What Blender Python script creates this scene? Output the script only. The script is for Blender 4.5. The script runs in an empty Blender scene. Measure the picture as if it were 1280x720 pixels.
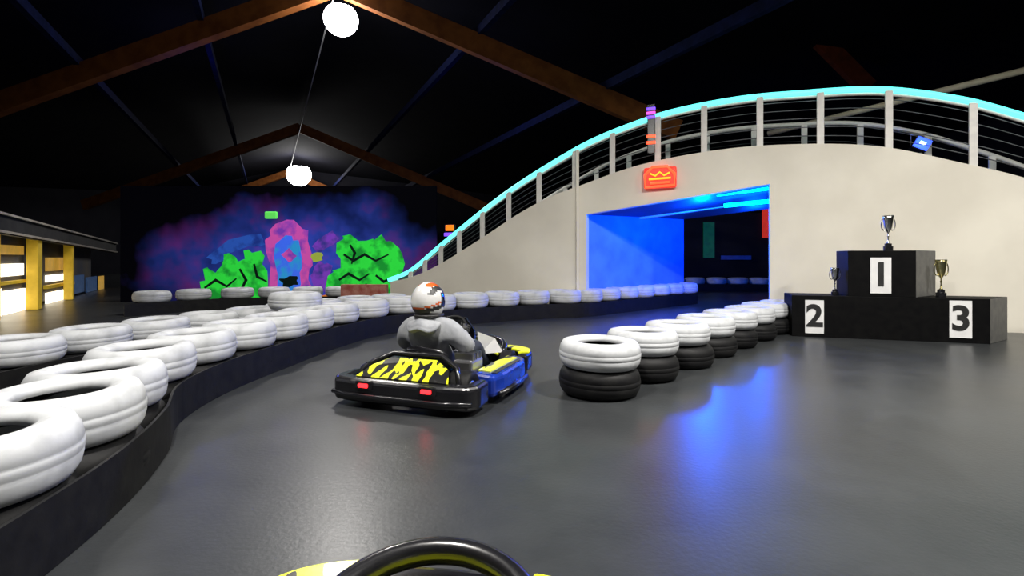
import bpy, bmesh, math, random
from mathutils import Vector, Matrix
random.seed(7)
S = bpy.context.scene
S.view_settings.view_transform = 'Standard'
H = 1.15; F = 640.0; Y0 = 322.0
def P(px, py, D): return Vector(((px-640)/F*D, D, H-(py-Y0)/F*D))

# ------------------------------------------------------------ materials
def mat(name, col, rough=0.5, metal=0.0, emis=None, es=0.0, col2=None, scale=5.0, bump=0.0, coat=0.0, lo=.35, hi=.65, detail=5, spec=.5):
    m = bpy.data.materials.new(name); m.use_nodes = True
    nt = m.node_tree; b = nt.nodes['Principled BSDF']
    b.inputs['Base Color'].default_value = (*col, 1)
    b.inputs['Roughness'].default_value = rough
    b.inputs['Metallic'].default_value = metal
    b.inputs['Specular IOR Level'].default_value = spec
    if coat: b.inputs['Coat Weight'].default_value = coat
    if emis:
        b.inputs['Emission Color'].default_value = (*emis, 1)
        b.inputs['Emission Strength'].default_value = es
    if col2 or bump:
        tc = nt.nodes.new('ShaderNodeTexCoord'); n = nt.nodes.new('ShaderNodeTexNoise')
        n.inputs['Scale'].default_value = scale; n.inputs['Detail'].default_value = detail
        nt.links.new(tc.outputs['Object'], n.inputs['Vector'])
        if col2:
            r = nt.nodes.new('ShaderNodeValToRGB')
            r.color_ramp.elements[0].position = lo; r.color_ramp.elements[1].position = hi
            r.color_ramp.elements[0].color = (*col, 1); r.color_ramp.elements[1].color = (*col2, 1)
            nt.links.new(n.outputs['Fac'], r.inputs['Fac']); nt.links.new(r.outputs['Color'], b.inputs['Base Color'])
        if bump:
            bp = nt.nodes.new('ShaderNodeBump'); bp.inputs['Strength'].default_value = bump; bp.inputs['Distance'].default_value = .02
            nt.links.new(n.outputs['Fac'], bp.inputs['Height']); nt.links.new(bp.outputs['Normal'], b.inputs['Normal'])
    return m

M = {}
M['wall'] = mat('white_render', (.82,.78,.67), .8, col2=(.72,.68,.58), scale=.9, bump=.08, spec=.3)
M['rail_post'] = mat('post_paint', (.80,.78,.72), .5, col2=(.68,.66,.62), scale=6)
M['led'] = mat('cyan_led', (.0,.5,.5), .4, emis=(.14,.93,.86), es=1.8)
M['cable'] = mat('cable_steel', (.12,.13,.14), .4, .7, col2=(.08,.08,.09))
M['black'] = mat('black_plastic', (.006,.006,.008), .25, col2=(.010,.010,.012), scale=12, coat=.25)
M['rubber'] = mat('black_rubber', (.004,.004,.005), .6, col2=(.009,.009,.009), scale=9, bump=.2, spec=.22)
M['tyre_white'] = mat('white_tyre_paint', (.50,.515,.53), .55, col2=(.34,.35,.36), scale=7, bump=.15, lo=.48, hi=.76)
M['wood'] = mat('glulam_wood', (.20,.065,.012), .75, col2=(.12,.035,.006), scale=3, spec=.2)
M['ceil'] = mat('dark_ceiling', (.002,.002,.004), .95, col2=(.004,.004,.007), scale=1, spec=.1)
M['purlin'] = mat('purlin_blue_lit', (.006,.010,.05), .9, col2=(.003,.006,.025), spec=.1)  # blue light falling on the roof is put into this colour
M['darkwall'] = mat('dark_wall', (.008,.008,.012), .9, col2=(.012,.012,.016), scale=1, spec=.15)
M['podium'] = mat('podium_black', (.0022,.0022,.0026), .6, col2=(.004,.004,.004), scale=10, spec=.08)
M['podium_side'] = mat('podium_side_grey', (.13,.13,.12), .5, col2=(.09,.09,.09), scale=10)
M['white'] = mat('white_plate', (.72,.72,.71), .5, col2=(.64,.64,.64))
M['ink'] = mat('ink', (.01,.01,.01), .5, col2=(.02,.02,.02))
M['silver'] = mat('trophy_silver', (.65,.65,.62), .2, 1.0, col2=(.45,.45,.42))
M['gold'] = mat('trophy_gold', (.75,.6,.2), .22, 1.0, col2=(.5,.5,.3))
M['yellow'] = mat('kart_yellow', (.75,.80,.02), .35, col2=(.65,.68,.02), coat=.4)
M['kblue_sheen'] = mat('kart_blue_sheen', (.01,.04,.36), .25, col2=(.006,.015,.14), scale=4, coat=.4)  # black plastic; its blue sheen is painted in as base colour
M['hoodie'] = mat('grey_hoodie', (.34,.35,.37), .9, col2=(.25,.26,.28), scale=9, bump=.5, spec=.2)
M['pants'] = mat('dark_jeans', (.02,.025,.04), .85, col2=(.03,.035,.05), scale=12)
M['glove'] = mat('glove', (.02,.02,.02), .7, col2=(.04,.04,.04))
M['helmet'] = mat('helmet_white', (.66,.65,.63), .2, coat=.6, col2=(.55,.55,.55))
M['orange'] = mat('helmet_orange', (.65,.14,.03), .25, coat=.5, col2=(.5,.08,.02))
M['visor'] = mat('visor', (.01,.01,.015), .08, coat=.8, col2=(.015,.015,.02))
M['skin'] = mat('skin', (.6,.38,.28), .6, col2=(.55,.33,.25))
M['steel'] = mat('steel', (.4,.4,.42), .3, .9, col2=(.3,.3,.32))
M['tail'] = mat('tail_light', (.6,.0,.0), .3, emis=(1,.012,.015), es=7)
M['lamp'] = mat('lamp_lens', (1,1,1), .3, emis=(1,.98,.96), es=40)
M['bluetube'] = mat('blue_tube', (.1,.3,1), .3, emis=(.0,.25,1.0), es=22)
M['tunnelwall_lit'] = mat('tunnel_wall_blue_lit', (.10,.28,.9), .6, col2=(.07,.20,.8), scale=2)  # white wall; the blue lamp light is put into its base colour
M['lens2'] = mat('spot_blue',(.05,.1,.8),.5,emis=(.05,.12,1),es=1.6,spec=.1)

def sticker(name, sc=9, thr=.52):
    m = mat(name, (.8,.85,.02), .3, coat=.4); nt = m.node_tree; b = nt.nodes['Principled BSDF']
    tc = nt.nodes.new('ShaderNodeTexCoord'); v = nt.nodes.new('ShaderNodeTexNoise')
    mp = nt.nodes.new('ShaderNodeMapping'); mp.inputs['Scale'].default_value = (2.0,.8,.8); mp.inputs['Rotation'].default_value=(0,0,.6)
    v.inputs['Scale'].default_value = sc; v.inputs['Detail'].default_value = .6
    r = nt.nodes.new('ShaderNodeValToRGB'); r.color_ramp.interpolation = 'CONSTANT'
    r.color_ramp.elements[0].color = (.72,.77,.02,1); r.color_ramp.elements[1].color = (.01,.01,.01,1); r.color_ramp.elements[1].position = thr
    nt.links.new(tc.outputs['Object'], mp.inputs['Vector']); nt.links.new(mp.outputs['Vector'], v.inputs['Vector'])
    nt.links.new(v.outputs['Fac'], r.inputs['Fac']); nt.links.new(r.outputs['Color'], b.inputs['Base Color'])
    return m
M['sticker'] = sticker('kart_sticker',9,.51)
M['sticker2'] = sticker('kart_sticker_bold',6,.60)

def floor_mat():
    m = mat('sealed_floor', (.07,.072,.075), .3); nt = m.node_tree; b = nt.nodes['Principled BSDF']
    tc = nt.nodes.new('ShaderNodeTexCoord')
    n1 = nt.nodes.new('ShaderNodeTexNoise'); n1.inputs['Scale'].default_value = 1.1; n1.inputs['Detail'].default_value = 9; n1.inputs['Roughness'].default_value=.65
    n2 = nt.nodes.new('ShaderNodeTexNoise'); n2.inputs['Scale'].default_value = 40; n2.inputs['Detail'].default_value = 4
    nt.links.new(tc.outputs['Object'], n1.inputs['Vector']); nt.links.new(tc.outputs['Object'], n2.inputs['Vector'])
    r = nt.nodes.new('ShaderNodeValToRGB'); r.color_ramp.elements[0].position=.3; r.color_ramp.elements[1].position=.7
    r.color_ramp.elements[0].color=(.022,.024,.026,1); r.color_ramp.elements[1].color=(.040,.043,.045,1)
    nt.links.new(n1.outputs['Fac'], r.inputs['Fac']); nt.links.new(r.outputs['Color'], b.inputs['Base Color'])
    mr = nt.nodes.new('ShaderNodeMapRange'); mr.inputs['To Min'].default_value=.24; mr.inputs['To Max'].default_value=.42
    nt.links.new(n1.outputs['Fac'], mr.inputs['Value']); nt.links.new(mr.outputs['Result'], b.inputs['Roughness'])
    b.inputs['Specular IOR Level'].default_value=.4
    bp = nt.nodes.new('ShaderNodeBump'); bp.inputs['Strength'].default_value=.10; bp.inputs['Distance'].default_value=.01
    nt.links.new(n2.outputs['Fac'], bp.inputs['Height']); nt.links.new(bp.outputs['Normal'], b.inputs['Normal'])
    return m
M['floor'] = floor_mat()

# ------------------------------------------------------------ helpers
def link(o, parent=None):
    S.collection.objects.link(o)
    if parent: o.parent = parent
    return o
def empty(name, loc=(0,0,0), rz=0):
    o = bpy.data.objects.new(name, None); o.location = loc; o.rotation_euler[2] = rz; o.empty_display_size=.2
    return link(o)
def meshobj(name, verts, faces, mats, parent=None, smooth=False, fm=None, bevel=0, seg=2):
    me = bpy.data.meshes.new(name); me.from_pydata([tuple(v) for v in verts], [], faces); 
    if not isinstance(mats,(list,tuple)): mats=[mats]
    for m in mats: me.materials.append(m)
    bm = bmesh.new(); bm.from_mesh(me); bmesh.ops.recalc_face_normals(bm, faces=bm.faces); bm.to_mesh(me); bm.free()
    for i,p in enumerate(me.polygons):
        p.use_smooth = smooth
        if fm: p.material_index = fm[i]
    o = bpy.data.objects.new(name, me); link(o, parent)
    if bevel:
        md = o.modifiers.new('bevel','BEVEL'); md.width=bevel; md.segments=seg; md.limit_method='ANGLE'; md.angle_limit=.6
    return o
def prism(name, pts, z0, z1, m, parent=None, bevel=0, seg=3, z1f=None):
    n=len(pts); v=[(x,y,z0) for x,y in pts]+[(x,y,(z1f(x,y) if z1f else z1)) for x,y in pts]
    f=[tuple(range(n))[::-1], tuple(range(n,2*n))]+[(i,(i+1)%n,n+(i+1)%n,n+i) for i in range(n)]
    return meshobj(name,v,f,m,parent,bevel=bevel,seg=seg)
def box(name, c, s, m, parent=None, bevel=0, rot=None):
    x,y,z=s[0]/2,s[1]/2,s[2]/2
    v=[Vector((a*x,b*y,d*z)) for d in(-1,1) for a,b in((-1,-1),(1,-1),(1,1),(-1,1))]
    if rot: 
        R=Matrix.Rotation(rot[2],3,'Z')@Matrix.Rotation(rot[1],3,'Y')@Matrix.Rotation(rot[0],3,'X'); v=[R@p for p in v]
    v=[p+Vector(c) for p in v]
    f=[(3,2,1,0),(4,5,6,7),(0,1,5,4),(1,2,6,5),(2,3,7,6),(3,0,4,7)]
    return meshobj(name,v,f,m,parent,bevel=bevel)
def tube(name, pts, r, m, parent=None, n=10, closed=False, flat=1.0):
    pts=[Vector(p) for p in pts]; V=[];Fc=[]; N=len(pts)
    for i,p in enumerate(pts):
        a=pts[(i-1)%N] if (closed or i>0) else pts[i]; b=pts[(i+1)%N] if (closed or i<N-1) else pts[i]
        t=(b-a).normalized(); up=Vector((0,0,1)) if abs(t.z)<.9 else Vector((0,1,0))
        s=t.cross(up).normalized(); u=s.cross(t).normalized()
        for k in range(n):
            an=2*math.pi*k/n; V.append(p+s*math.cos(an)*r+u*math.sin(an)*r*flat)
    rng=N if closed else N-1
    for i in range(rng):
        for k in range(n):
            j=(i+1)%N; Fc.append((i*n+k,i*n+(k+1)%n,j*n+(k+1)%n,j*n+k))
    if not closed: Fc.append(tuple(range(n))[::-1]); Fc.append(tuple((N-1)*n+k for k in range(n)))
    return meshobj(name,V,Fc,m,parent,smooth=True)
def beam(name, a, b, w, h, m, parent=None):
    a=Vector(a);b=Vector(b);t=(b-a).normalized();up=Vector((0,0,1)) if abs(t.z)<.95 else Vector((1,0,0))
    s=t.cross(up).normalized();u=s.cross(t).normalized()
    V=[q+s*i*w/2+u*j*h/2 for q in(a,b) for i,j in((-1,-1),(1,-1),(1,1),(-1,1))]
    return meshobj(name,V,[(3,2,1,0),(4,5,6,7),(0,1,5,4),(1,2,6,5),(2,3,7,6),(3,0,4,7)],m,parent)
def lathe(name, prof, m, parent=None, n=32, closed=False, fmf=None, smooth=True, loc=None, axis='Z', ms=None):
    V=[];Fc=[];fm=[]
    for r,z in prof:
        for k in range(n):
            a=2*math.pi*k/n; V.append((r*math.cos(a),r*math.sin(a),z))
    L=len(prof)
    for i in range(L if closed else L-1):
        j=(i+1)%L
        for k in range(n):
            Fc.append((i*n+k,i*n+(k+1)%n,j*n+(k+1)%n,j*n+k)); fm.append(fmf(i) if fmf else 0)
    if axis=='X': V=[(z,y,-x) for x,y,z in V]
    if axis=='Y': V=[(x,z,y) for x,y,z in V]
    if loc: V=[(x+loc[0],y+loc[1],z+loc[2]) for x,y,z in V]
    return meshobj(name,V,Fc,ms or m,parent,smooth=smooth,fm=fm)
def catmull(pts, sub=10):
    pts=[Vector(p) for p in pts]; out=[]
    for i in range(len(pts)-1):
        p0=pts[max(i-1,0)];p1=pts[i];p2=pts[i+1];p3=pts[min(i+2,len(pts)-1)]
        for k in range(sub):
            t=k/sub
            out.append(.5*((2*p1)+(p2-p0)*t+(2*p0-5*p1+4*p2-p3)*t*t+(3*p1-p0-3*p2+p3)*t**3))
    out.append(pts[-1]); return out
def resample(path, step, start=0.0):
    out=[];acc=-start
    for a,b in zip(path[:-1],path[1:]):
        d=(b-a).length
        while acc<=d:
            if acc>=0: out.append((a+(b-a)*(acc/d), (b-a).normalized()))
            acc+=step
        acc-=d
    return out
def text(name, s, size, m, parent, mtx, depth=.004, bold=.0):
    c=bpy.data.curves.new(name,'FONT'); c.body=s; c.size=size; c.extrude=depth; c.align_x='CENTER'; c.align_y='CENTER'; c.offset=bold
    o=bpy.data.objects.new(name+'_tmp',c); S.collection.objects.link(o)
    dg=bpy.context.evaluated_depsgraph_get(); me=bpy.data.meshes.new_from_object(o.evaluated_get(dg))
    bpy.data.objects.remove(o); me.materials.clear(); me.materials.append(m); me.transform(mtx)
    return link(bpy.data.objects.new(name,me),parent)

# ------------------------------------------------------------ room shell
box('floor',(-6,18,-.05),(46,52,.1),M['floor'])
box('wall_back',(-6,43,5),(46,.2,10),M['darkwall'])
box('wall_left',(-28.5,18,5),(.2,50,10),M['darkwall'])
box('wall_right',(16,18,5),(.2,50,10),M['darkwall'])
box('wall_front',(-6,-6,5),(46,.2,10),M['darkwall'])
def ridgeX(D): return -4.43-(D-12.9)*.478
RZ=8.04; SLl=.357; SLr=.43
V=[];
for D in (-6,43):
    x=ridgeX(D)
    V+= [(-29,D,RZ+.6-SLl*(x+29)*.6),(x,D,RZ+.6),(17,D,RZ+.6-SLr*(17-x)*.3)]
meshobj('ceiling',V,[(0,1,4,3),(1,2,5,4)],M['ceil'])
fr=empty('roof_rafters')
for k,D in enumerate((-1.4,12.9,27.2,41.5)):
    x=ridgeX(D)
    L=11.5; R=(11,8.6,10,10)[k]
    beam('rafter_l%d'%k,(x,D,RZ),(x-L,D,RZ-SLl*L),.25,.5,M['wood'],fr)
    beam('rafter_r%d'%k,(x,D,RZ),(x+R,D,RZ-SLr*R),.25,.5,M['wood'],fr)
beam('rafter_side',P(930,-45,14),P(1085,110,14),.2,.45,mat('dark_wood',(.16,.03,.010),.8,col2=(.09,.02,.006),spec=.1),fr)
pu=empty('roof_purlins')
for i,off in enumerate((-6.5,-3.4,3.6,6.8)):
    z=RZ+.35-(SLl if off<0 else SLr)*abs(off)
    beam('purlin_%d'%i,(ridgeX(4)+off,4,z),(ridgeX(42)+off,42,z),.14,.22,M['purlin'],pu)
tube('light_track',[(ridgeX(8)-.1,8,7.55),(ridgeX(38)-.1,38,7.55)],.02,mat('track_grey',(.25,.25,.25),.6,col2=(.2,.2,.2)),n=6)
tube('ventilation_duct',[P(960,167,13),P(1285,87,9.8)],.065,mat('duct',(.9,.8,.58),.5,col2=(.8,.7,.5),emis=None),n=10)

# ------------------------------------------------------------ bridge
B=Vector((-1.6,11.7,0)); W=Vector((.9236,-.3833,0)); N=Vector((.3833,.9236,0))
def sz(px,py,off=0):
    b=B+N*off; t=(px-640)/F
    s=(t*b.y-b.x)/(W.x-t*W.y); D=b.y+s*W.y
    return s, H-(py-Y0)/F*D
def wp(s,z,off=0): q=B+W*s+N*off; return Vector((q.x,q.y,z))
top_px=[(488,352),(515,346),(550,330),(600,299),(650,266),(690,245),(725,232),(800,206),(900,187),(1000,180),(1100,183),(1200,203),(1280,222),(1380,255),(1500,305)]
rail_px=[(484,350),(512,338),(550,306),(600,265),(640,235),(690,203),(740,175),(800,151),(850,136),(925,122),(1000,115),(1100,110),(1200,122),(1280,143),(1380,175),(1500,225)]
top=[Vector((*sz(*p),0)) for p in top_px]; rail=[Vector((*sz(*p),0)) for p in rail_px]
topc=catmull(top,8); railc=catmull(rail,8)
def ev(c,s):
    for a,b in zip(c[:-1],c[1:]):
        if a.x<=s<=b.x: return a.y+(b.y-a.y)*(s-a.x)/(b.x-a.x)
    return c[0].y if s<c[0].x else c[-1].y
sL,zL=sz(733,268); sR,zR=sz(962,230)
def arch_wall(name,off,th,shl,shr,m,parent):
    a,b=round(sL+shl,4),round(sR+shr,4)
    ss=sorted(set([round(p.x,4) for p in topc]+[a,b]))
    V=[];Fc=[]
    for s0,s1 in zip(ss[:-1],ss[1:]):
        ins = s0>=a-1e-4 and s1<=b+1e-4
        def bz(s): return (zL+(zR-zL)*(s-a)/(b-a)) if ins else 0
        i=len(V)
        for o in(off,off+th):
            V+=[wp(s0,bz(s0),o),wp(s1,bz(s1),o),wp(s1,ev(topc,s1),o),wp(s0,ev(topc,s0),o)]
        Fc+=[(i,i+1,i+2,i+3),(i+7,i+6,i+5,i+4),(i+3,i+2,i+6,i+7),(i,i+4,i+5,i+1)]
        if abs(s0-ss[0])<1e-4 or abs(s0-b)<1e-4: Fc.append((i,i+3,i+7,i+4))
        if abs(s1-ss[-1])<1e-4 or abs(s1-a)<1e-4: Fc.append((i+1,i+5,i+6,i+2))
    return meshobj(name,V,Fc,m,parent)
br=empty('kart_track_bridge')
arch_wall('wall_face',0,.2,0,0,M['wall'],br)
arch_wall('wall_face_far',1.9,.2,.68,.9,M['wall'],br)
V=[];Fc=[]
for p in topc:
    V+=[wp(p.x,p.y-.22,.2),wp(p.x,p.y-.08,.2),wp(p.x,p.y-.08,1.9),wp(p.x,p.y-.22,1.9)]
for i in range(len(topc)-1):
    for k in range(4): Fc.append((i*4+k,i*4+(k+1)%4,i*4+4+(k+1)%4,i*4+4+k))
meshobj('deck',V,Fc,M['darkwall'],br)
tube('led_rail',[wp(p.x,p.y,.06) for p in railc],.048,M['led'],br,n=8)
tube('handrail',[wp(p.x,p.y-.07,.10) for p in railc],.03,M['rail_post'],br,n=8)
tube('far_handrail',[wp(p.x,p.y-.1,2.0) for p in railc],.045,M['rail_post'],br,n=8)
post_px=[512,530,550,573,602,635,673,718,765,822,880,950,1026,1112,1218,1320,1430]
for i,px in enumerate(post_px):
    s,_=sz(px,200)
    for off,nm in((.04,'post'),(1.98,'far_post')):
        a=wp(s,ev(topc,s)-.02,off); b=wp(s,ev(railc,s)-.02-(.1 if off>1 else 0),off); w=.055
        V=[a-W*w-N*.02,a+W*w-N*.02,a+W*w+N*.02,a-W*w+N*.02,b-W*w-N*.02,b+W*w-N*.02,b+W*w+N*.02,b-W*w+N*.02]
        meshobj('%s_%d'%(nm,i),V,[(3,2,1,0),(4,5,6,7),(0,1,5,4),(1,2,6,5),(2,3,7,6),(3,0,4,7)],M['rail_post'],br,bevel=.008)
for k in range(1,6):
    f=k/6
    pts=[wp(p.x,ev(topc,p.x)*(1-f)+p.y*f,.07) for p in railc[4:]]
    tube('cable_%d'%k,pts,.009,M['cable'],br,n=5)
    if k%2: tube('far_cable_%d'%k,[q+N*1.92 for q in pts],.009,M['cable'],br,n=5)
s,_=sz(722,250)
beam('wall_pilaster',wp(s,0,-.01),wp(s,ev(railc,s)-.05,-.01),.10,.05,M['wall'],br)

TD=Vector((.732,.681,0))
A=wp(sL,0,.2); C=wp(sR,0,.2)
tn=empty('kart_tunnel')
def slab(name,a,b,z0a,z0b,z1a,z1b,th,m):
    d=(b-a).normalized(); nn=Vector((-d.y,d.x,0))*th
    V=[Vector((q.x,q.y,z)) for q,z in((a,z0a),(b,z0b),(b,z1b),(a,z1a),(a+nn,z0a),(b+nn,z0b),(b+nn,z1b),(a+nn,z1a))]
    return meshobj(name,V,[(0,1,2,3),(7,6,5,4),(0,4,5,1),(3,2,6,7),(0,3,7,4),(1,5,6,2)],m,tn)
slab('tunnel_left_wall',A,A+TD*3.9,0,0,zL+.02,zL+.12,.15,M['tunnelwall_lit'])
slab('tunnel_right_wall',C,C+TD*2.6,0,0,zR+.02,zR+.02,-.15,M['tunnelwall_lit'])
a0=Vector((A.x,A.y,zL+.01));c0=Vector((C.x,C.y,zR+.01)); a1=a0+TD*3.9+Vector((0,0,.1)); c1=c0+TD*3.9
u=Vector((0,0,.1))
meshobj('tunnel_ceiling',[a0,c0,c1,a1,a0+u,c0+u,c1+u,a1+u],[(0,3,2,1),(4,5,6,7),(0,1,5,4),(1,2,6,5),(2,3,7,6),(3,0,4,7)],mat('tunnel_ceiling_paint',(.02,.03,.08),.6,col2=(.015,.02,.06)),tn)
def wpx(px,py,off): s,z=sz(px,py,off); return wp(s,z,off)
tube('blue_tube_1',[wpx(896,243,.45),wpx(960,235,.45)],.04,M['bluetube'],tn,n=8)
tube('blue_tube_2',[wpx(905,257,1.1),wpx(968,251,1.1)],.04,M['bluetube'],tn,n=8)

bk=empty('neon_partition')
box('panel',(9.5,19,1.4),(9,.15,2.8),M['darkwall'],bk)
box('green_panel',P(886,300,18.8),(.4,.05,1.3),mat('green_paint',(.01,.1,.06),.6,emis=(.0,.25,.12),es=.12,col2=(.01,.04,.05)),bk)
box('red_panel',P(958,270,18.8),(.3,.05,1.6),mat('red_paint',(.5,.03,.02),.6,emis=(1,.05,.02),es=.4,col2=(.3,.02,.02)),bk)
box('blue_panel',P(920,322,18.8),(1.1,.05,.15),mat('blue_paint',(.02,.05,.3),.6,emis=(.0,.05,.5),es=.1,col2=(.02,.02,.15)),bk)

# ------------------------------------------------------------ signs/lights on bridge
def framed(name,px,py,off):
    s,z=sz(px,py,off); return empty(name,wp(s,z,off),math.atan2(W.y,W.x))
red=mat('sign_red',(.6,.02,.0),.4,emis=(1,.06,.02),es=3.0); org=mat('sign_orange',(.7,.2,.0),.4,emis=(1,.33,.02),es=2.2)
e=framed('neon_sign',825,222,-.08)
prism('sign_body',[(-.3,-.03),(.3,-.03),(.3,.06),(-.3,.06)],-.2,.2,mat('sign_box',(.35,.03,.01),.4,emis=(1,.04,.02),es=.8,col2=(.2,.02,.01)),e,bevel=.03)
tube('sign_outline',[(-.27,-.04,-.18),(.27,-.04,-.16),(.27,-.04,.06),(.14,-.04,.20),(-.14,-.04,.20),(-.27,-.04,.06)],.028,red,e,closed=True,n=6)
tube('sign_scroll',[(-.18,-.05,.08),(-.08,-.05,.03),(0,-.05,.10),(.08,-.05,.03),(.18,-.05,.08)],.018,org,e,n=6)
tube('sign_bar',[(-.2,-.05,-.03),(.2,-.05,-.02)],.02,org,e,n=6)
tube('sign_bar_low',[(-.18,-.05,-.11),(.18,-.05,-.10)],.024,red,e,n=6)
e=framed('track_signal_light',814,158,-.05)
box('signal_case',(0,.0,-.05),(.14,.06,.95),M['black'],e,bevel=.01)
pur=mat('signal_purple',(.1,.03,.6),.3,emis=(.18,.06,1),es=1.6)
for k,(z,m) in enumerate(((.33,pur),(.25,mat('signal_pink',(.8,.1,.5),.3,emis=(.8,.05,.6),es=1.3)),(.17,pur),(-.2,red),(-.32,red))):
    box('signal_lamp_%d'%k,(0,-.04,z),(.17,.03,.055),m,e,bevel=.008)
e=framed('orange_sign',563,286,.1)
box('sign_panel',(0,0,0),(.26,.05,.2),M['black'],e,bevel=.01)
box('sign_glow',(0,-.03,.02),(.22,.02,.13),mat('sign_amber',(.7,.2,.0),.4,emis=(1,.15,.01),es=1.4),e,bevel=.01)
box('sign_purple',(0,-.03,-.13),(.3,.02,.08),pur,e,bevel=.01)
e=framed('stage_spotlight',1152,180,1.75)
box('lamp_housing',(0,.06,0),(.26,.2,.24),M['black'],e,bevel=.02,rot=(0,.5,0))
box('lamp_lens',(0,-.05,0),(.25,.02,.21),M['lens2'],e,bevel=.01,rot=(0,.5,0))
box('lamp_core',(0,-.065,0),(.10,.01,.07),mat('spot_core',(.5,.7,1),.5,emis=(.5,.7,1),es=3),e,bevel=.004,rot=(0,.5,0))
tube('lamp_yoke',[(-.15,.06,0),(-.15,.06,.2),(.15,.06,.2),(.15,.06,0)],.012,M['steel'],e,n=6)
box('yoke_clamp',(0,.06,-.25),(.05,.05,.3),M['black'],e)

# ------------------------------------------------------------ tyres
prof=[(.18,.05),(.20,.02),(.26,.0),(.31,.012),(.333,.045),(.342,.085),(.340,.089),(.340,.095),(.344,.10),(.344,.125),(.340,.13),(.340,.136),(.342,.14),(.333,.178),(.31,.214),(.26,.226),(.20,.212),(.175,.175),(.23,.165),(.30,.13),(.30,.095),(.23,.06)]
def fmf(i): return 1 if i>=17 or i==0 else 0
tw=lathe('tyre_w',prof,None,n=36,closed=True,fmf=fmf,ms=[M['tyre_white'],M['rubber']]).data
tb=lathe('tyre_b',prof,None,n=36,closed=True,ms=[M['rubber']]).data
for o in list(S.collection.objects):
    if o.name in('tyre_w','tyre_b'): bpy.data.objects.remove(o)
def stack(parent,x,y,n,jit=.012,levels=('b','w'),zs=1.0):
    for k,l in enumerate(levels):
        o=bpy.data.objects.new('tyre_%d_%d'%(n,k),tb if l=='b' else tw); o.location=(x+random.uniform(-jit,jit),y+random.uniform(-jit,jit),.004+.226*k*zs)
        o.rotation_euler=(random.uniform(-.02,.02),random.uniform(-.02,.02),random.uniform(0,6)); o.scale=(1,1,zs)
        link(o,parent)
rb=empty('tyre_barrier')
for k in range(7):
    f=k/6; stack(rb,.75+(3.9-.75)*f,4.38+(7.9-4.38)*f,k,.02)
stack(rb,4.35,8.25,8)
def ribbon(name,pts,z0,z1,th,m,parent):
    V=[];Fc=[]
    for i,p in enumerate(pts):
        a=pts[max(i-1,0)];b=pts[min(i+1,len(pts)-1)];t=(b-a).normalized();n=Vector((-t.y,t.x,0))*th
        V+=[(p.x,p.y,z0),(p.x,p.y,z1),(p.x+n.x,p.y+n.y,z1),(p.x+n.x,p.y+n.y,z0)]
    for i in range(len(pts)-1):
        for k in range(4): Fc.append((i*4+k,i*4+(k+1)%4,i*4+4+(k+1)%4,i*4+4+k))
    Fc+=[(0,1,2,3),(len(V)-1,len(V)-2,len(V)-3,len(V)-4)]
    return meshobj(name,V,Fc,m,parent,smooth=False)
def barrier(path,side,spacing=.69,skirt=.25,off=.36,levels=('b','w'),zs=1.0):
    e=empty('tyre_barrier'); c=catmull([Vector((x,y,0)) for x,y in path],8)
    ribbon('belt_skirt',c,0.002,skirt,.015*side,M['rubber'],e)
    for i,(p,t) in enumerate(resample(c,spacing,.1)):
        n=Vector((-t.y,t.x,0))*side*off; stack(e,p.x+n.x,p.y+n.y,i,levels=levels,zs=zs)
    return e
barrier([(-1.56,.2),(-1.60,1.0),(-1.68,1.8),(-1.80,2.4),(-2.02,3.0),(-2.32,3.6),(-2.42,4.4),(-2.33,5.5),(-2.2,6.6),(-1.9,7.6),(-1.2,8.4),(-.4,9.05),(.6,9.6),(1.5,9.95),(2.25,10.6),(3.2,11.45),(4.6,12.7)],1,.64,skirt=.27,zs=1.13,off=.35)
barrier([(-4.0,2.5),(-4.0,4.2),(-3.85,5.3),(-3.5,6.5),(-3.1,7.7),(-2.7,8.7),(-2.0,9.5)],1,.68)
st=empty('tyre_stack'); stack(st,-2.95,6.95,0,levels=('w','w','w'))
barrier([(-7.5,9.9),(-6.4,11.3),(-4.3,11.9),(-3.2,12.0)],1,.72)
barrier([(5,17.5),(7,17.4),(9.5,17.2)],1,.72)

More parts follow.
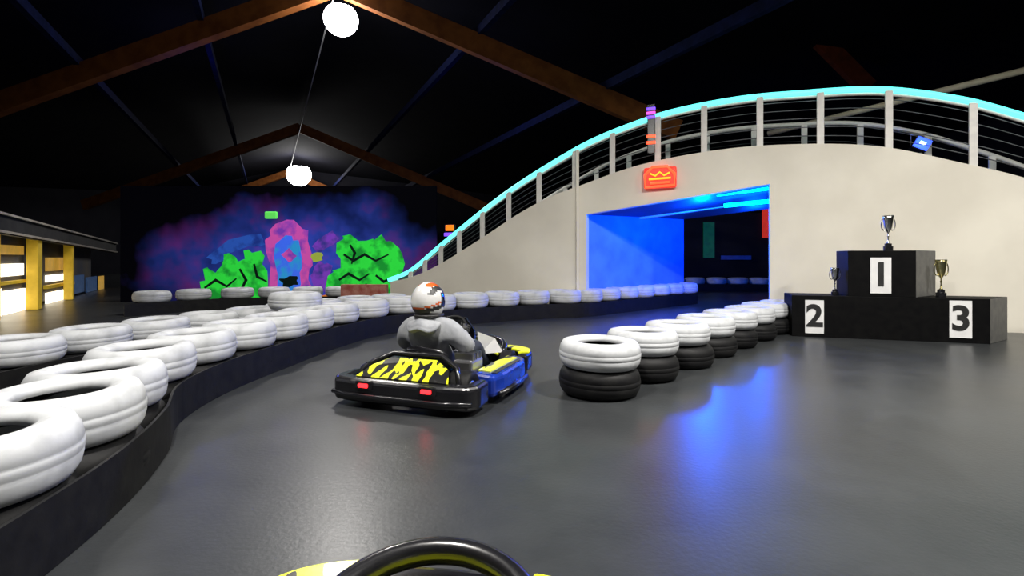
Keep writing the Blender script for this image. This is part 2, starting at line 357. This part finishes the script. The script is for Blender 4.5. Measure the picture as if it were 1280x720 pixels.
# ------------------------------------------------------------ mural wall
mw=empty('mural_wall')
MD=13.2
def mural_glow_base():  # blue-purple glow painted into the wall colour, fading out from its centre
    m=mat('mural_glow_base',(.05,.03,.2),.95,spec=.05); nt=m.node_tree; b=nt.nodes['Principled BSDF']
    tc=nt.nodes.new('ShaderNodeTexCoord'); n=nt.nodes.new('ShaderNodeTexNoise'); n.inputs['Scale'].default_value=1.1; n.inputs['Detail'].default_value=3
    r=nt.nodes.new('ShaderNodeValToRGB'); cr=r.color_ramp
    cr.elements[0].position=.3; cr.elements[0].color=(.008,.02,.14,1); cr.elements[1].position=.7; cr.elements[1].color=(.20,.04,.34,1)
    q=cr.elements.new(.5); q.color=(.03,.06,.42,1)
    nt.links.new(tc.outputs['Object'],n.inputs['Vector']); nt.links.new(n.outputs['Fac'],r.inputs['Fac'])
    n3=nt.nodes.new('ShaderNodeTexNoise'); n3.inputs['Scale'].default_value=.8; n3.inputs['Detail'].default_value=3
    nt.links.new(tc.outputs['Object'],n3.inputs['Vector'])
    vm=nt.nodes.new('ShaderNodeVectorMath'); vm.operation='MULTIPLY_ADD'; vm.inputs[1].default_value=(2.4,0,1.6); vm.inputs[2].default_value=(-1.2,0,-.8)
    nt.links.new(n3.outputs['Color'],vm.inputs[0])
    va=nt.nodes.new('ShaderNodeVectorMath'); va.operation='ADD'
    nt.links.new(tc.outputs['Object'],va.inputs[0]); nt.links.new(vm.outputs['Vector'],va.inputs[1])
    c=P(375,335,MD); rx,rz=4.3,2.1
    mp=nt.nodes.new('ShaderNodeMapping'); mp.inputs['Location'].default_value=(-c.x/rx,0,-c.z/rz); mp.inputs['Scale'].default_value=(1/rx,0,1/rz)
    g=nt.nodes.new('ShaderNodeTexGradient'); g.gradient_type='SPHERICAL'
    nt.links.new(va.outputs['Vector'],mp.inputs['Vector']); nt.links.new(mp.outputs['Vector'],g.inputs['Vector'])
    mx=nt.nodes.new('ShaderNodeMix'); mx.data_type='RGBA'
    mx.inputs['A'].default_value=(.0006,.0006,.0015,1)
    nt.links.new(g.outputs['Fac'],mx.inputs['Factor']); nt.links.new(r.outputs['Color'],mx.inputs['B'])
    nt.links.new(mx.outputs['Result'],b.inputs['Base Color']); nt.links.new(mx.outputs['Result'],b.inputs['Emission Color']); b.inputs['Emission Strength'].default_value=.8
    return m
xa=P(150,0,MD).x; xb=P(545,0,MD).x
box('mural_panel',((xa+xb)/2,MD+.1,1.5),(xb-xa,.18,3.0),mural_glow_base(),mw)
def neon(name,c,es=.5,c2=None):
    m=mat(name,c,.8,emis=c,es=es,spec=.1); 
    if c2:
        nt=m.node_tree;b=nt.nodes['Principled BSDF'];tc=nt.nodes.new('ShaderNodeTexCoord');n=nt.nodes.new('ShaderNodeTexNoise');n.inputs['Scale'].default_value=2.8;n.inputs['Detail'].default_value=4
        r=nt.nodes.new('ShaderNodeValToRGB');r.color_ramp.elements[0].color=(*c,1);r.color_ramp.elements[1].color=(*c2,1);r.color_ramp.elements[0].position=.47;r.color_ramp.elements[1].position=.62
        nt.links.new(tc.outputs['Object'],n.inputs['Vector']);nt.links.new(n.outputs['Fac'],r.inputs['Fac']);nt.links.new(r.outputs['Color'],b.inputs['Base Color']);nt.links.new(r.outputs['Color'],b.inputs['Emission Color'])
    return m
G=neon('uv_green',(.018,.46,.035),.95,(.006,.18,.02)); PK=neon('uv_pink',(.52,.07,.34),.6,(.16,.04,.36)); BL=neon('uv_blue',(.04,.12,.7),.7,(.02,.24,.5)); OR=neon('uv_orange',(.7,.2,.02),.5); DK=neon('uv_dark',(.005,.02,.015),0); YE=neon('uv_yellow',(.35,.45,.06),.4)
lay=[0]
def shape(name,pts,m,jag=0):
    lay[0]+=1; q=[]
    for i,(x,y) in enumerate(pts):
        q.append((x,y))
        if jag:
            x2,y2=pts[(i+1)%len(pts)]
            for t in(.33,.66): q.append((x+(x2-x)*t+random.uniform(-jag,jag),y+(y2-y)*t+random.uniform(-jag,jag)))
    y=MD-.004-lay[0]*.002
    vs=[Vector((P(a,b,MD).x,y,P(a,b,MD).z)) for a,b in q]
    o=meshobj(name,vs,[tuple(range(len(vs)))],m,mw)
    bm=bmesh.new();bm.from_mesh(o.data);bmesh.ops.triangulate(bm,faces=bm.faces);bm.to_mesh(o.data);bm.free()
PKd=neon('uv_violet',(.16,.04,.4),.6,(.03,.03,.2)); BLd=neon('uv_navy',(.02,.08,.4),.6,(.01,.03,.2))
shape('blue_streak',[(258,322),(285,300),(326,292),(332,306),(300,312),(270,330)],BLd,3)
shape('violet_streak',[(390,308),(416,288),(424,298),(398,318)],PKd,2)
shape('violet_cloud',[(388,345),(400,326),(416,332),(412,362),(396,368)],PKd,3)
shape('green_monster_a',[(246,392),(250,352),(260,334),(272,338),(280,318),(298,327),(311,312),(331,320),(335,350),(345,392)],G,5)
shape('green_monster_b',[(408,380),(410,345),(426,335),(421,304),(438,293),(458,301),(477,293),(499,310),(503,340),(516,350),(508,380)],G,5)
def crack(name,pts,w=2.2):
    L=[];Rr=[]
    for i,(x,y) in enumerate(pts):
        x2,y2=pts[min(i+1,len(pts)-1)]; x1,y1=pts[max(i-1,0)]; dx,dy=x2-x1,y2-y1; l=math.hypot(dx,dy); ww=w*(1-abs(i/(len(pts)-1)-.4))
        L.append((x-dy/l*ww,y+dx/l*ww)); Rr.append((x+dy/l*ww,y-dx/l*ww))
    shape(name,L+Rr[::-1],DK)
for i,c in enumerate(([(256,360),(270,350),(284,358),(296,348)],[(300,336),(308,350),(300,366),(312,380)],[(318,330),(322,346),(334,352)],[(266,380),(282,370),(296,378)],
   [(430,318),(442,326),(456,318),(470,326),(486,318)],[(424,350),(436,342),(450,350),(462,342)],[(470,344),(480,352),(494,346)],[(446,366),(458,356),(470,366),(486,362)],[(438,306),(444,316),(440,330)])): crack('mural_line_%d'%i,c)
shape('pink_arch',[(328,385),(338,345),(332,300),(345,280),(368,275),(386,288),(391,320),(386,350),(402,385)],PK,3)
shape('blue_core',[(347,362),(345,305),(358,294),(374,300),(378,335),(374,362)],BL,3)
shape('pink_eye',[(352,318),(362,310),(372,320),(362,328)],PK,1)
shape('dark_mouth',[(350,348),(372,345),(374,356),(354,358)],DK,2)
shape('orange_tag',[(396,368),(414,370),(412,379),(398,379)],OR,2)
shape('yellow_tag',[(390,318),(403,316),(404,325),(392,327)],YE,2)
e=empty('green_exit_lamp',P(339,269,12.9)); prism('lamp_body',[(-.15,-.05),(.15,-.05),(.15,.05),(-.15,.05)],-.09,.09,neon('exit_green',(.1,.6,.08),.8),e,bevel=.03)
lw=box('low_brick_wall',(P(455,0,11.3).x,11.35,.35),(1.0,.2,.55),mat('brick_red',(.3,.06,.04),.8,col2=(.45,.2,.15),scale=8))
lw.location.z=-.07

# ------------------------------------------------------------ reception area on the left
rc=empty('reception_cabin')
a=Vector((-8.6,8.2,0)); b=Vector((-15.0,19.4,0)); d=(b-a).normalized(); nl=Vector((-d.y,d.x,0))
can=mat('canopy_grey',(.03,.03,.028),.7,col2=(.018,.018,.018),spec=.2); lip=mat('canopy_lip',(.45,.40,.32),.5,col2=(.3,.27,.22))
for nm,z0,z1,o0,o1,m in(('canopy',1.70,1.95,0,2.2,can),('canopy_lip',1.94,1.98,-.06,0.05,lip),('canopy_lip_low',1.62,1.66,-.05,.1,lip),('canopy_fascia',1.60,1.72,-.01,.1,can)):
    V=[]
    for q,dz in((a-d*2.5,.06),(b,-.28)):
        V+=[q+nl*o0+Vector((0,0,z0+dz)),q+nl*o1+Vector((0,0,z0+dz)),q+nl*o1+Vector((0,0,z1+dz)),q+nl*o0+Vector((0,0,z1+dz))]
    meshobj(nm,V,[(0,1,2,3),(7,6,5,4),(0,4,5,1),(1,5,6,2),(2,6,7,3),(3,7,4,0)],m,rc)
yc=mat('yellow_column',(.75,.52,.04),.5,col2=(.6,.4,.02),emis=(.6,.4,.02),es=.12)
warm=mat('lit_window',(1,.9,.7),.5,emis=(1,.88,.66),es=2.2); dimw=mat('dim_window',(.05,.1,.2),.4,emis=(.03,.08,.2),es=.3,col2=(.03,.05,.1)); amb=mat('amber_panel',(.5,.3,.06),.5,emis=(.5,.28,.04),es=.6,col2=(.3,.2,.08))
ang=math.atan2(d.y,d.x)
back=a+nl*.35
def sat(px,base):
    t=(px-640)/F; return (t*base.y-base.x)/(d.x-t*d.y)
c=back+d*4.5+nl*.08; box('cabin_wall',(c.x,c.y,.84),(12.5,.1,1.55),mat('cabin_wall_paint',(.10,.08,.05),.7,col2=(.03,.04,.07),scale=.8),rc,rot=(0,0,ang))
def pan(nm,x0,x1,y0,y1,m,th=.05):
    s0,s1=sat(x0,back),sat(x1,back); q=back+d*(s0+s1)/2; D=q.y
    z0=H-(y1-Y0)/F*D; z1=H-(y0-Y0)/F*D
    box(nm,(q.x,q.y,(z0+z1)/2),(s1-s0,th,z1-z0),m,rc,rot=(0,0,ang))
pan('window_top_0',-30,28,306,318,amb); pan('window_top_1',-30,28,330,346,warm)
pan('window_low_0',-20,0,362,402,warm);pan('window_low_1',5,30,362,402,warm); pan('sill_0',-30,32,352,356,yc,.12)
pan('window_top_2',58,84,322,338,amb); pan('window_low_2',58,80,364,402,warm); pan('sill_1',56,90,354,358,yc,.12); pan('window_mid_2',58,82,343,351,warm)
pan('window_3',92,104,344,366,dimw); pan('window_4',108,120,346,364,dimw); pan('panel_5',124,129,345,372,amb)
for i,px in enumerate((-12,43,86)):
    q=a+nl*.15; s_=sat(px,q); q=q+d*s_; box('column_%d'%i,(q.x,q.y,.82-.02*i),((.26,.30,.14)[i],.2,1.62-.04*i),yc,rc,rot=(0,0,ang),bevel=.01)

# ------------------------------------------------------------ podium
pdir=Vector((2.25,-.7,0)).normalized()
pd=empty('winners_podium',(4.1,7.5,0),math.atan2(pdir.y,pdir.x))
def block(nm,u0,u1,z0,z1,dep,flare=0):
    V=[(u0,0,z0),(u1,0,z0),(u1+flare,dep,z0),(u0,dep,z0),(u0,0,z1),(u1,0,z1),(u1+flare,dep,z1),(u0,dep,z1)]
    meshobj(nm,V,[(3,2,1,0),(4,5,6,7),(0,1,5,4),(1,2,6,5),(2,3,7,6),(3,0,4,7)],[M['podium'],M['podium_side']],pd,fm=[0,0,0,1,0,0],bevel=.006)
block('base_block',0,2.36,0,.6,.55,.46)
block('first_place_block',.716,1.53,.6,1.25,.55,.45)
for s_,u_,z_,h_ in(('2',.29,.295,.48),('1',1.11,.90,.50),('3',2.03,.32,.50)):
    box('number_plate_'+s_,(u_,-.008,z_),(h_*.5,.012,h_),M['white'],pd)
    text('number_'+s_,s_,h_*.92,M['ink'],pd,Matrix.Translation((u_,-.018,z_))@Matrix.Rotation(math.pi/2,4,'X'),.003,.012)
def trophy(loc,h,m,slim=.8):
    e=empty('trophy_cup',(loc[0],loc[1],loc[2]+.002)); k=h/.5; j=k*slim
    p=[(0,0),(.075,0),(.077,.06),(.055,.065),(.055,.10),(.0,.10)]
    lathe('base',[(r*j,z*k) for r,z in p],M['black'],e,n=24,smooth=False)
    p=[(0,.10),(.035,.102),(.014,.12),(.010,.19),(.02,.205),(.010,.22),(.012,.25),(.035,.28),(.062,.33),(.075,.40),(.085,.47),(.09,.5),(.084,.498),(.07,.40),(.05,.33),(0,.29)]
    lathe('cup',[(r*j,z*k) for r,z in p],m,e,n=28)
    for s_ in(-1,1):
        pts=[(s_*x*j,0,z*k) for x,z in((.045,.30),(.085,.29),(.12,.33),(.125,.39),(.11,.44),(.083,.45))]
        tube('handle_%d'%(1 if s_>0 else 2),catmull(pts,4),.007*k,m,e,n=6)
trophy((5.40,7.35,1.25),.50,M['silver']); trophy((4.73,7.5,.6),.40,M['silver']); trophy((5.95,7.1,.6),.52,M['gold'],.75)

# ------------------------------------------------------------ kart
def kart(loc,rz):
    K=empty('go_kart',loc,rz)
    bl=M['black']
    prism('rear_bumper',[(-.62,.34),(-.63,.12),(-.57,.03),(-.40,0),(.40,0),(.57,.03),(.63,.12),(.62,.34),(.53,.36),(.50,.15),(-.50,.15),(-.53,.36)],.04,.22,bl,K,bevel=.035)
    tube('rear_bumper_rib',[(-.60,.05,.10),(-.4,-.012,.10),(.4,-.012,.10),(.60,.05,.10)],.018,bl,K,n=8)
    for s_ in(-1,1):
        o=[(.42,.46),(.62,.40),(.66,.55),(.655,1.08),(.60,1.24),(.48,1.30),(.42,1.2)]
        prism('side_pod_%d'%s_,[(s_*x,y) for x,y in o],.05,.23,M['kblue_sheen'],K,bevel=.04)
        o=[(.57,.50),(.615,.50),(.62,1.06),(.58,1.14)]
        prism('pod_stripe_%d'%s_,[(s_*x,y) for x,y in o],.225,.236,bl,K)
        o=[(.43,.56),(.55,.52),(.56,1.14),(.45,1.20)]
        prism('pod_sticker_%d'%s_,[(s_*x,y) for x,y in o],.225,.238,M['sticker2'],K)
        tube('pod_rail_%d'%s_,[(s_*.66,.46,.08),(s_*.668,.8,.08),(s_*.66,1.1,.08),(s_*.58,1.3,.08)],.025,bl,K,n=8)
        box('tail_light_%d'%s_,(s_*.27,-.012,.18),(.085,.03,.03),M['tail'],K,bevel=.008)
        box('tail_housing_%d'%s_,(s_*.27,.01,.18),(.15,.05,.065),bl,K,bevel=.01)
        for nm,x,y,r,w in(('rear_wheel',.46,.32,.138,.19),('front_wheel',.44,1.36,.128,.12)):
            p=[(r*.45,-w*.4),(r*.8,-w/2),(r*.97,-w*.42),(r,-w*.25),(r,w*.25),(r*.97,w*.42),(r*.8,w/2),(r*.45,w*.4),(.0,w*.2)]
            lathe('%s_%d'%(nm,s_),[(0,-w*.2)]+p,M['rubber'],K,n=28,axis='X',loc=(s_*x*.88,y,r))
            lathe('%s_rim_%d'%(nm,s_),[(0,-w*.3),(r*.48,-w*.42),(r*.48,w*.42),(0,w*.3)],M['steel'],K,n=20,axis='X',loc=(s_*x*.88,y,r))
        tube('chassis_rail_%d'%s_,[(s_*.30,.1,.09),(s_*.32,.8,.07),(s_*.2,1.3,.07),(s_*.18,1.66,.08)],.016,M['steel'],K,n=8)
    tube('rear_axle',[(-.42,.32,.138),(.42,.32,.138)],.02,M['steel'],K,n=8)
    box('floor_pan',(0,1.05,.05),(.5,1.1,.012),M['steel'],K)
    def se(v): return math.copysign(abs(v)**.62,v)
    def ring(ro,ri,a0,a1,n=20):
        aa=[a0+(a1-a0)*k/n for k in range(n+1)]
        return [(ro[0]*se(math.cos(t)),1.36+ro[1]*se(math.sin(t))) for t in aa]+[(ri[0]*se(math.cos(t)),1.36+ri[1]*se(math.sin(t))) for t in aa[::-1]]
    prism('front_bumper',ring((.58,.46),(.47,.34),0,math.pi),.05,.22,bl,K,bevel=.035)
    prism('front_bumper_sticker_l',ring((.565,.445),(.46,.29),math.pi*.58,math.pi*.95),.205,.232,M['sticker2'],K,bevel=.008)
    prism('front_bumper_sticker_r',ring((.565,.445),(.46,.29),math.pi*.05,math.pi*.42),.205,.232,M['sticker2'],K,bevel=.008)
    hoop=[(.30*math.cos(a_),1.42+.34*math.sin(a_),.20+.095*max(0,math.sin(a_))**.5) for a_ in [math.pi*k/22 for k in range(23)]]
    tube('front_hoop',hoop,.034,bl,K,n=12,flat=1.1)
    V=[(-.28,1.38,.20),(.28,1.38,.20),(.24,1.60,.225),(.0,1.68,.235),(-.24,1.60,.225),(-.16,1.16,.36),(.16,1.16,.36),(.2,1.34,.28),(-.2,1.34,.28)]
    meshobj('nose_fairing',V,[(0,5,8),(5,6,7,8),(6,1,7),(7,1,2),(8,7,2,3,4),(8,4,0)],[M['sticker2'],M['black']],K,fm=[0,1,0,0,0,0]).modifiers.new('s','SOLIDIFY').thickness=.012
    V=[(-.15,1.15,.26),(.15,1.15,.26),(.17,1.08,.48),(.10,1.04,.60),(-.10,1.04,.60),(-.17,1.08,.48)]
    meshobj('steering_fairing',V,[(0,1,2,3,4,5)],M['black'],K).modifiers.new('s','SOLIDIFY').thickness=.02
    V=[(.17,1.16,.24),(.34,1.34,.24),(.28,1.28,.38),(.18,1.1,.46)]
    meshobj('white_side_panel',V,[(0,1,2,3)],M['white'],K).modifiers.new('s','SOLIDIFY').thickness=.01
    c=Vector((0,.92,.50)); R=Matrix.Rotation(-.75,3,'X')
    tube('steering_wheel',[c+R@Vector((.14*math.cos(a),0,.14*math.sin(a))) for a in [2*math.pi*k/28 for k in range(28)]],.014,M['rubber'],K,n=8,closed=True)
    tube('wheel_spokes',[c+R@Vector((-.13,0,.02)),c,c+R@Vector((.13,0,.02))],.012,M['steel'],K,n=6)
    tube('steering_column',[c,(0,1.35,.14)],.014,M['steel'],K,n=8)
    pr=[(.98,.15),(.85,.10),(.65,.085),(.50,.12),(.42,.25),(.36,.36),(.33,.44)]
    V=[];Fc=[];NU=9
    for j,(y,z) in enumerate(pr):
        for i in range(NU):
            u=-1+2*i/(NU-1); back=min(1,max(0,(j-2)/3)); wd=.185+.02*back-(.04 if j==6 else 0)
            V.append((u*wd,y+.10*back*u*u,z+(1-back)*.14*abs(u)**3+(0 if j<6 else -.04*abs(u))))
    for j in range(6):
        for i in range(NU-1): Fc.append((j*NU+i,j*NU+i+1,j*NU+NU+i+1,j*NU+NU+i))
    meshobj('seat',V,Fc,M['black'],K,smooth=True).modifiers.new('s','SOLIDIFY').thickness=.015
    # rear fairing
    V=[(-.40,.08,.215),(.40,.08,.215),(.34,.22,.28),(.20,.29,.335),(-.20,.29,.335),(-.34,.22,.28)]
    meshobj('rear_fairing',V,[(0,1,2,3,4,5)],M['sticker'],K).modifiers.new('s','SOLIDIFY').thickness=.015
    tube('rear_hoop',[(-.45,.16,.18),(-.38,.27,.30),(-.22,.33,.37),(.22,.33,.37),(.38,.27,.30),(.45,.16,.18)],.022,bl,K,n=8)
    box('engine_block',(.33,.58,.22),(.17,.24,.20),M['steel'],K,bevel=.02)
    for i in range(5): box('engine_fin_%d'%i,(.33,.50+.04*i,.34),(.16,.012,.06),M['steel'],K)
    box('battery_box',(-.32,.6,.2),(.15,.26,.16),bl,K,bevel=.02)
    lathe('fuel_tank',[(0,-.09),(.075,-.085),(.085,-.06),(.085,.06),(.075,.085),(0,.09)],M['black'],K,n=20,loc=(0,1.08,.16))
    for s_ in(-1,1): tube('pedal_%d'%s_,[(s_*.14,1.5,.07),(s_*.14,1.47,.2),(s_*.09,1.47,.2)],.01,M['steel'],K,n=6)
    return K

ANG=-math.radians(20)
KL=(-.87,3.80,0)
K1=kart(KL,ANG)
K2=kart((-.42,-.25,0),-math.radians(8))

# ------------------------------------------------------------ driver
def skin(name,nodes,edges,root,sub=2):
    me=bpy.data.meshes.new(name); me.from_pydata([n[0] for n in nodes],edges,[])
    o=bpy.data.objects.new(name+'_tmp',me); S.collection.objects.link(o)
    md=o.modifiers.new('skin','SKIN'); md.use_smooth_shade=True
    if not me.skin_vertices:
        bpy.context.view_layer.objects.active=o; bpy.ops.mesh.customdata_skin_add()
    for i,n in enumerate(nodes):
        r=n[1]; me.skin_vertices[0].data[i].radius=(r,r) if not isinstance(r,tuple) else r
        me.skin_vertices[0].data[i].use_root=(i==root)
    s=o.modifiers.new('sub','SUBSURF'); s.levels=sub; s.render_levels=sub
    dg=bpy.context.evaluated_depsgraph_get(); m2=bpy.data.meshes.new_from_object(o.evaluated_get(dg))
    bpy.data.objects.remove(o)
    for p in m2.polygons: p.use_smooth=True
    return m2
D=empty('kart_driver',KL,ANG)
nodes=[((0,.66,.22),(.17,.14)),((0,.57,.34),(.175,.145)),((0,.52,.47),(.19,.15)),((0,.50,.575),(.15,.12)),((0,.50,.66),(.06,.06)),((0,.51,.74),(.075,.085)),
 ((-.19,.52,.56),.10),((-.31,.62,.40),.08),((-.20,.80,.43),.06),((-.135,.88,.49),.036),
 ((.19,.52,.56),.10),((.31,.62,.40),.08),((.20,.80,.43),.06),((.135,.88,.49),.036),
 ((-.10,.72,.21),.10),((-.19,1.02,.36),.068),((-.16,1.28,.18),.052),((-.15,1.40,.10),.04),((-.15,1.46,.17),.035),
 ((.10,.72,.21),.10),((.19,1.02,.36),.068),((.16,1.28,.18),.052),((.15,1.40,.10),.04),((.15,1.46,.17),.035)]
edges=[(0,1),(1,2),(2,3),(3,4),(4,5),(3,6),(6,7),(7,8),(8,9),(3,10),(10,11),(11,12),(12,13),(0,14),(14,15),(15,16),(16,17),(17,18),(0,19),(19,20),(20,21),(21,22),(22,23)]
bm_=skin('driver_body',nodes,edges,0)
bm_.materials.clear()
for k in('hoodie','pants','rubber','skin'): bm_.materials.append(M[k])
for p in bm_.polygons:
    c=p.center
    leg = (c.y>.76 and c.z<.40 and abs(c.x)<.30 and not(c.z>.33 and c.y<.9)) or c.z<.2
    p.material_index = 2 if c.y>1.33 else (1 if leg else (3 if c.z>.68 else 0))
link(bpy.data.objects.new('body',bm_),D)
bm=bmesh.new(); bmesh.ops.create_uvsphere(bm,u_segments=24,v_segments=14,radius=1)
for v in bm.verts:
    x,y,z=v.co; v.co=Vector((x*.15,.43+y*.095-(.02 if z<0 else 0),.60+z*.06+.02*y+.015*math.cos(x*5)))
me=bpy.data.meshes.new('hood'); bm.to_mesh(me); bm.free(); me.materials.append(M['hoodie'])
for p in me.polygons: p.use_smooth=True
link(bpy.data.objects.new('hood',me),D)
for s_ in(-1,1):
    R=Matrix.Rotation(-.75,3,'X'); c=Vector((0,.92,.50)); grip=c+R@Vector((s_*.14,0,.0)); tan=R@Vector((0,0,1)); ax=(R@Vector((0,1,0)))
    out=Vector((s_,0,0)); wr=Vector((s_*.135,.88,.49))
    palm=grip-ax*.032+out*.012
    nodes=[(wr-ax*.03,.034),(palm,(.036,.022)),(palm+tan*.02+ax*.004,(.034,.02))]; edges=[(0,1),(1,2)]
    link(bpy.data.objects.new('glove_palm_%d'%s_,skin('p',[(tuple(a_),r) for a_,r in nodes],edges,0,1)),D).data.materials.append(M['glove'])
    for k,L in enumerate((1.0,1.1,1.0,.8)):
        o_=tan*(.033-.022*k); b0=palm+o_+out*.01
        pts=[(b0,.011),(b0+ax*.03*L+out*.018,.010),(b0+ax*.055*L+out*.004,.009),(b0+ax*.056*L-out*.022*L,.008)]
        link(bpy.data.objects.new('finger_%d_%d'%(s_,k),skin('f',[(tuple(a_),r) for a_,r in pts],[(0,1),(1,2),(2,3)],0,1)),D).data.materials.append(M['glove'])
    b0=palm+tan*.015-out*.015
    pts=[(b0,.013),(b0+tan*.025-out*.012+ax*.012,.011),(b0+tan*.045-out*.010+ax*.03,.009)]
    link(bpy.data.objects.new('thumb_%d'%s_,skin('t',[(tuple(a_),r) for a_,r in pts],[(0,1),(1,2)],0,1)),D).data.materials.append(M['glove'])
hc=Vector((0,.50,.79))
bm=bmesh.new(); bmesh.ops.create_uvsphere(bm,u_segments=48,v_segments=32,radius=1)
for v in bm.verts:
    x,y,z=v.co
    sx,sy,szz=.134,.155,.158
    if z<-.3: 
        f=(-z-.3); y=y+ (.35*f if y>0 else .08*f); x*=1-.15*f
    if z<-.80: z=-.80-(z+.8)*-.1
    v.co=Vector((x*sx,y*sy,z*szz))
me=bpy.data.meshes.new('helmet_shell'); bm.to_mesh(me); bm.free()
for m in(M['helmet'],M['orange'],M['visor'],M['ink']): me.materials.append(m)
for p in me.polygons:
    p.use_smooth=True; x,y,z=p.center; az=math.atan2(abs(x),y)
    i=0
    if -.035<z<.06 and az<1.45: i=2
    elif -.045<z<.07 and az<1.6: i=3
    elif z>.11 and .03<abs(x)<.08 and y<.05: i=1
    elif abs(z+.0-.5*y)<.010 : i=1
    elif abs(z+.045-.4*y)<.020: i=3
    elif z>.05 and abs(abs(x)-.095)<.014: i=3
    elif z<-.10: i=3
    p.material_index=i
o=bpy.data.objects.new('helmet',me); o.location=hc; o.rotation_euler=(-.12,0,-.15); link(o,D)
tube('helmet_trim',[hc+Vector((.110*math.cos(a_),.015+.13*math.sin(a_),-.118)) for a_ in [2*math.pi*k/32 for k in range(32)]],.012,M['ink'],D,n=8,closed=True)

# ------------------------------------------------------------ lamps
def highbay_or_added(x,y,z,power,col=(1,.96,.9),r=.22):
    e=empty('high_bay_or_added_lamp',(x,y,z))
    lathe('shade',[(.08,.32),(.10,.26),(r*.6,.20),(r*.8,.10),(r*.78,.10),(r*.5,.18),(.0,.2)],M['steel'],e,n=24)
    lathe('lens',[(0,-r*.95)]+[(r*math.sin(t),.0-r*.95*math.cos(t)) for t in [math.pi*.72*k/12 for k in range(1,13)]]+[(0,.0+r*.62)],M['lamp'],e,n=28)
    tube('drop_rod',[(0,0,.3),(0,0,.4)],.012,M['steel'],e,n=6)
    l=bpy.data.lights.new('lamp_light','AREA'); l.shape='DISK'; l.size=r*1.8; l.energy=power; l.color=col
    o=bpy.data.objects.new('lamp_light',l); o.location=(0,0,-r*.95-.02); link(o,e)
highbay_or_added(-4.31,12.9,7.15,300,r=.42)
highbay_or_added(-15.4,37,7.15,200,r=.85)
highbay_or_added(3.2,2.8,5.6,600)  # this and the next three: unseen lamps added to brighten wall and floor
highbay_or_added(-1.5,1.5,5.8,400)
highbay_or_added(7.2,2.4,5.4,400)
highbay_or_added(-4.5,4.5,5.6,110)
def pt(name,loc,e,col,r=.1,parent=None):
    l=bpy.data.lights.new(name,'POINT'); l.energy=e; l.color=col; l.shadow_soft_size=r
    o=bpy.data.objects.new(name,l); o.location=loc; return link(o,parent)
q=(A+C)/2+TD*.8
pt('tunnel_blue_light',(q.x+.2,q.y-.1,2.0),380,(.0,.10,1.0),.12,tn)
pt('tunnel_blue_light_b',(q.x+2.2,q.y+1.8,1.9),150,(.0,.10,1.0),.12,tn)
q=wpx(1152,178,1.6); pt('spot_beam',(q.x,q.y,q.z),6,(.1,.2,1),.08)
pt('uv_light',(-5.5,12.2,2.3),8,(.25,.15,1),.2)
pt('ceiling_blue_light',(-9,15,5.6),40,(.05,.1,1),.3)
pt('ceiling_blue_light_b',(-1,16,5.6),25,(.05,.1,1),.3)
pt('cabin_light',tuple(a+nl*.2+d*1.2+Vector((0,0,1.35))),9,(1,.8,.45),.1)
w=bpy.data.worlds.new('world'); S.world=w; w.use_nodes=True
w.node_tree.nodes['Background'].inputs[0].default_value=(.02,.025,.04,1); w.node_tree.nodes['Background'].inputs[1].default_value=.2

cd=bpy.data.cameras.new('camera'); cd.sensor_width=36; cd.lens=18; cd.shift_y=-(360-Y0)/1280; cd.clip_start=.05
co=bpy.data.objects.new('camera',cd); co.location=(0,0,H); co.rotation_euler=(math.pi/2,0,0); link(co); S.camera=co
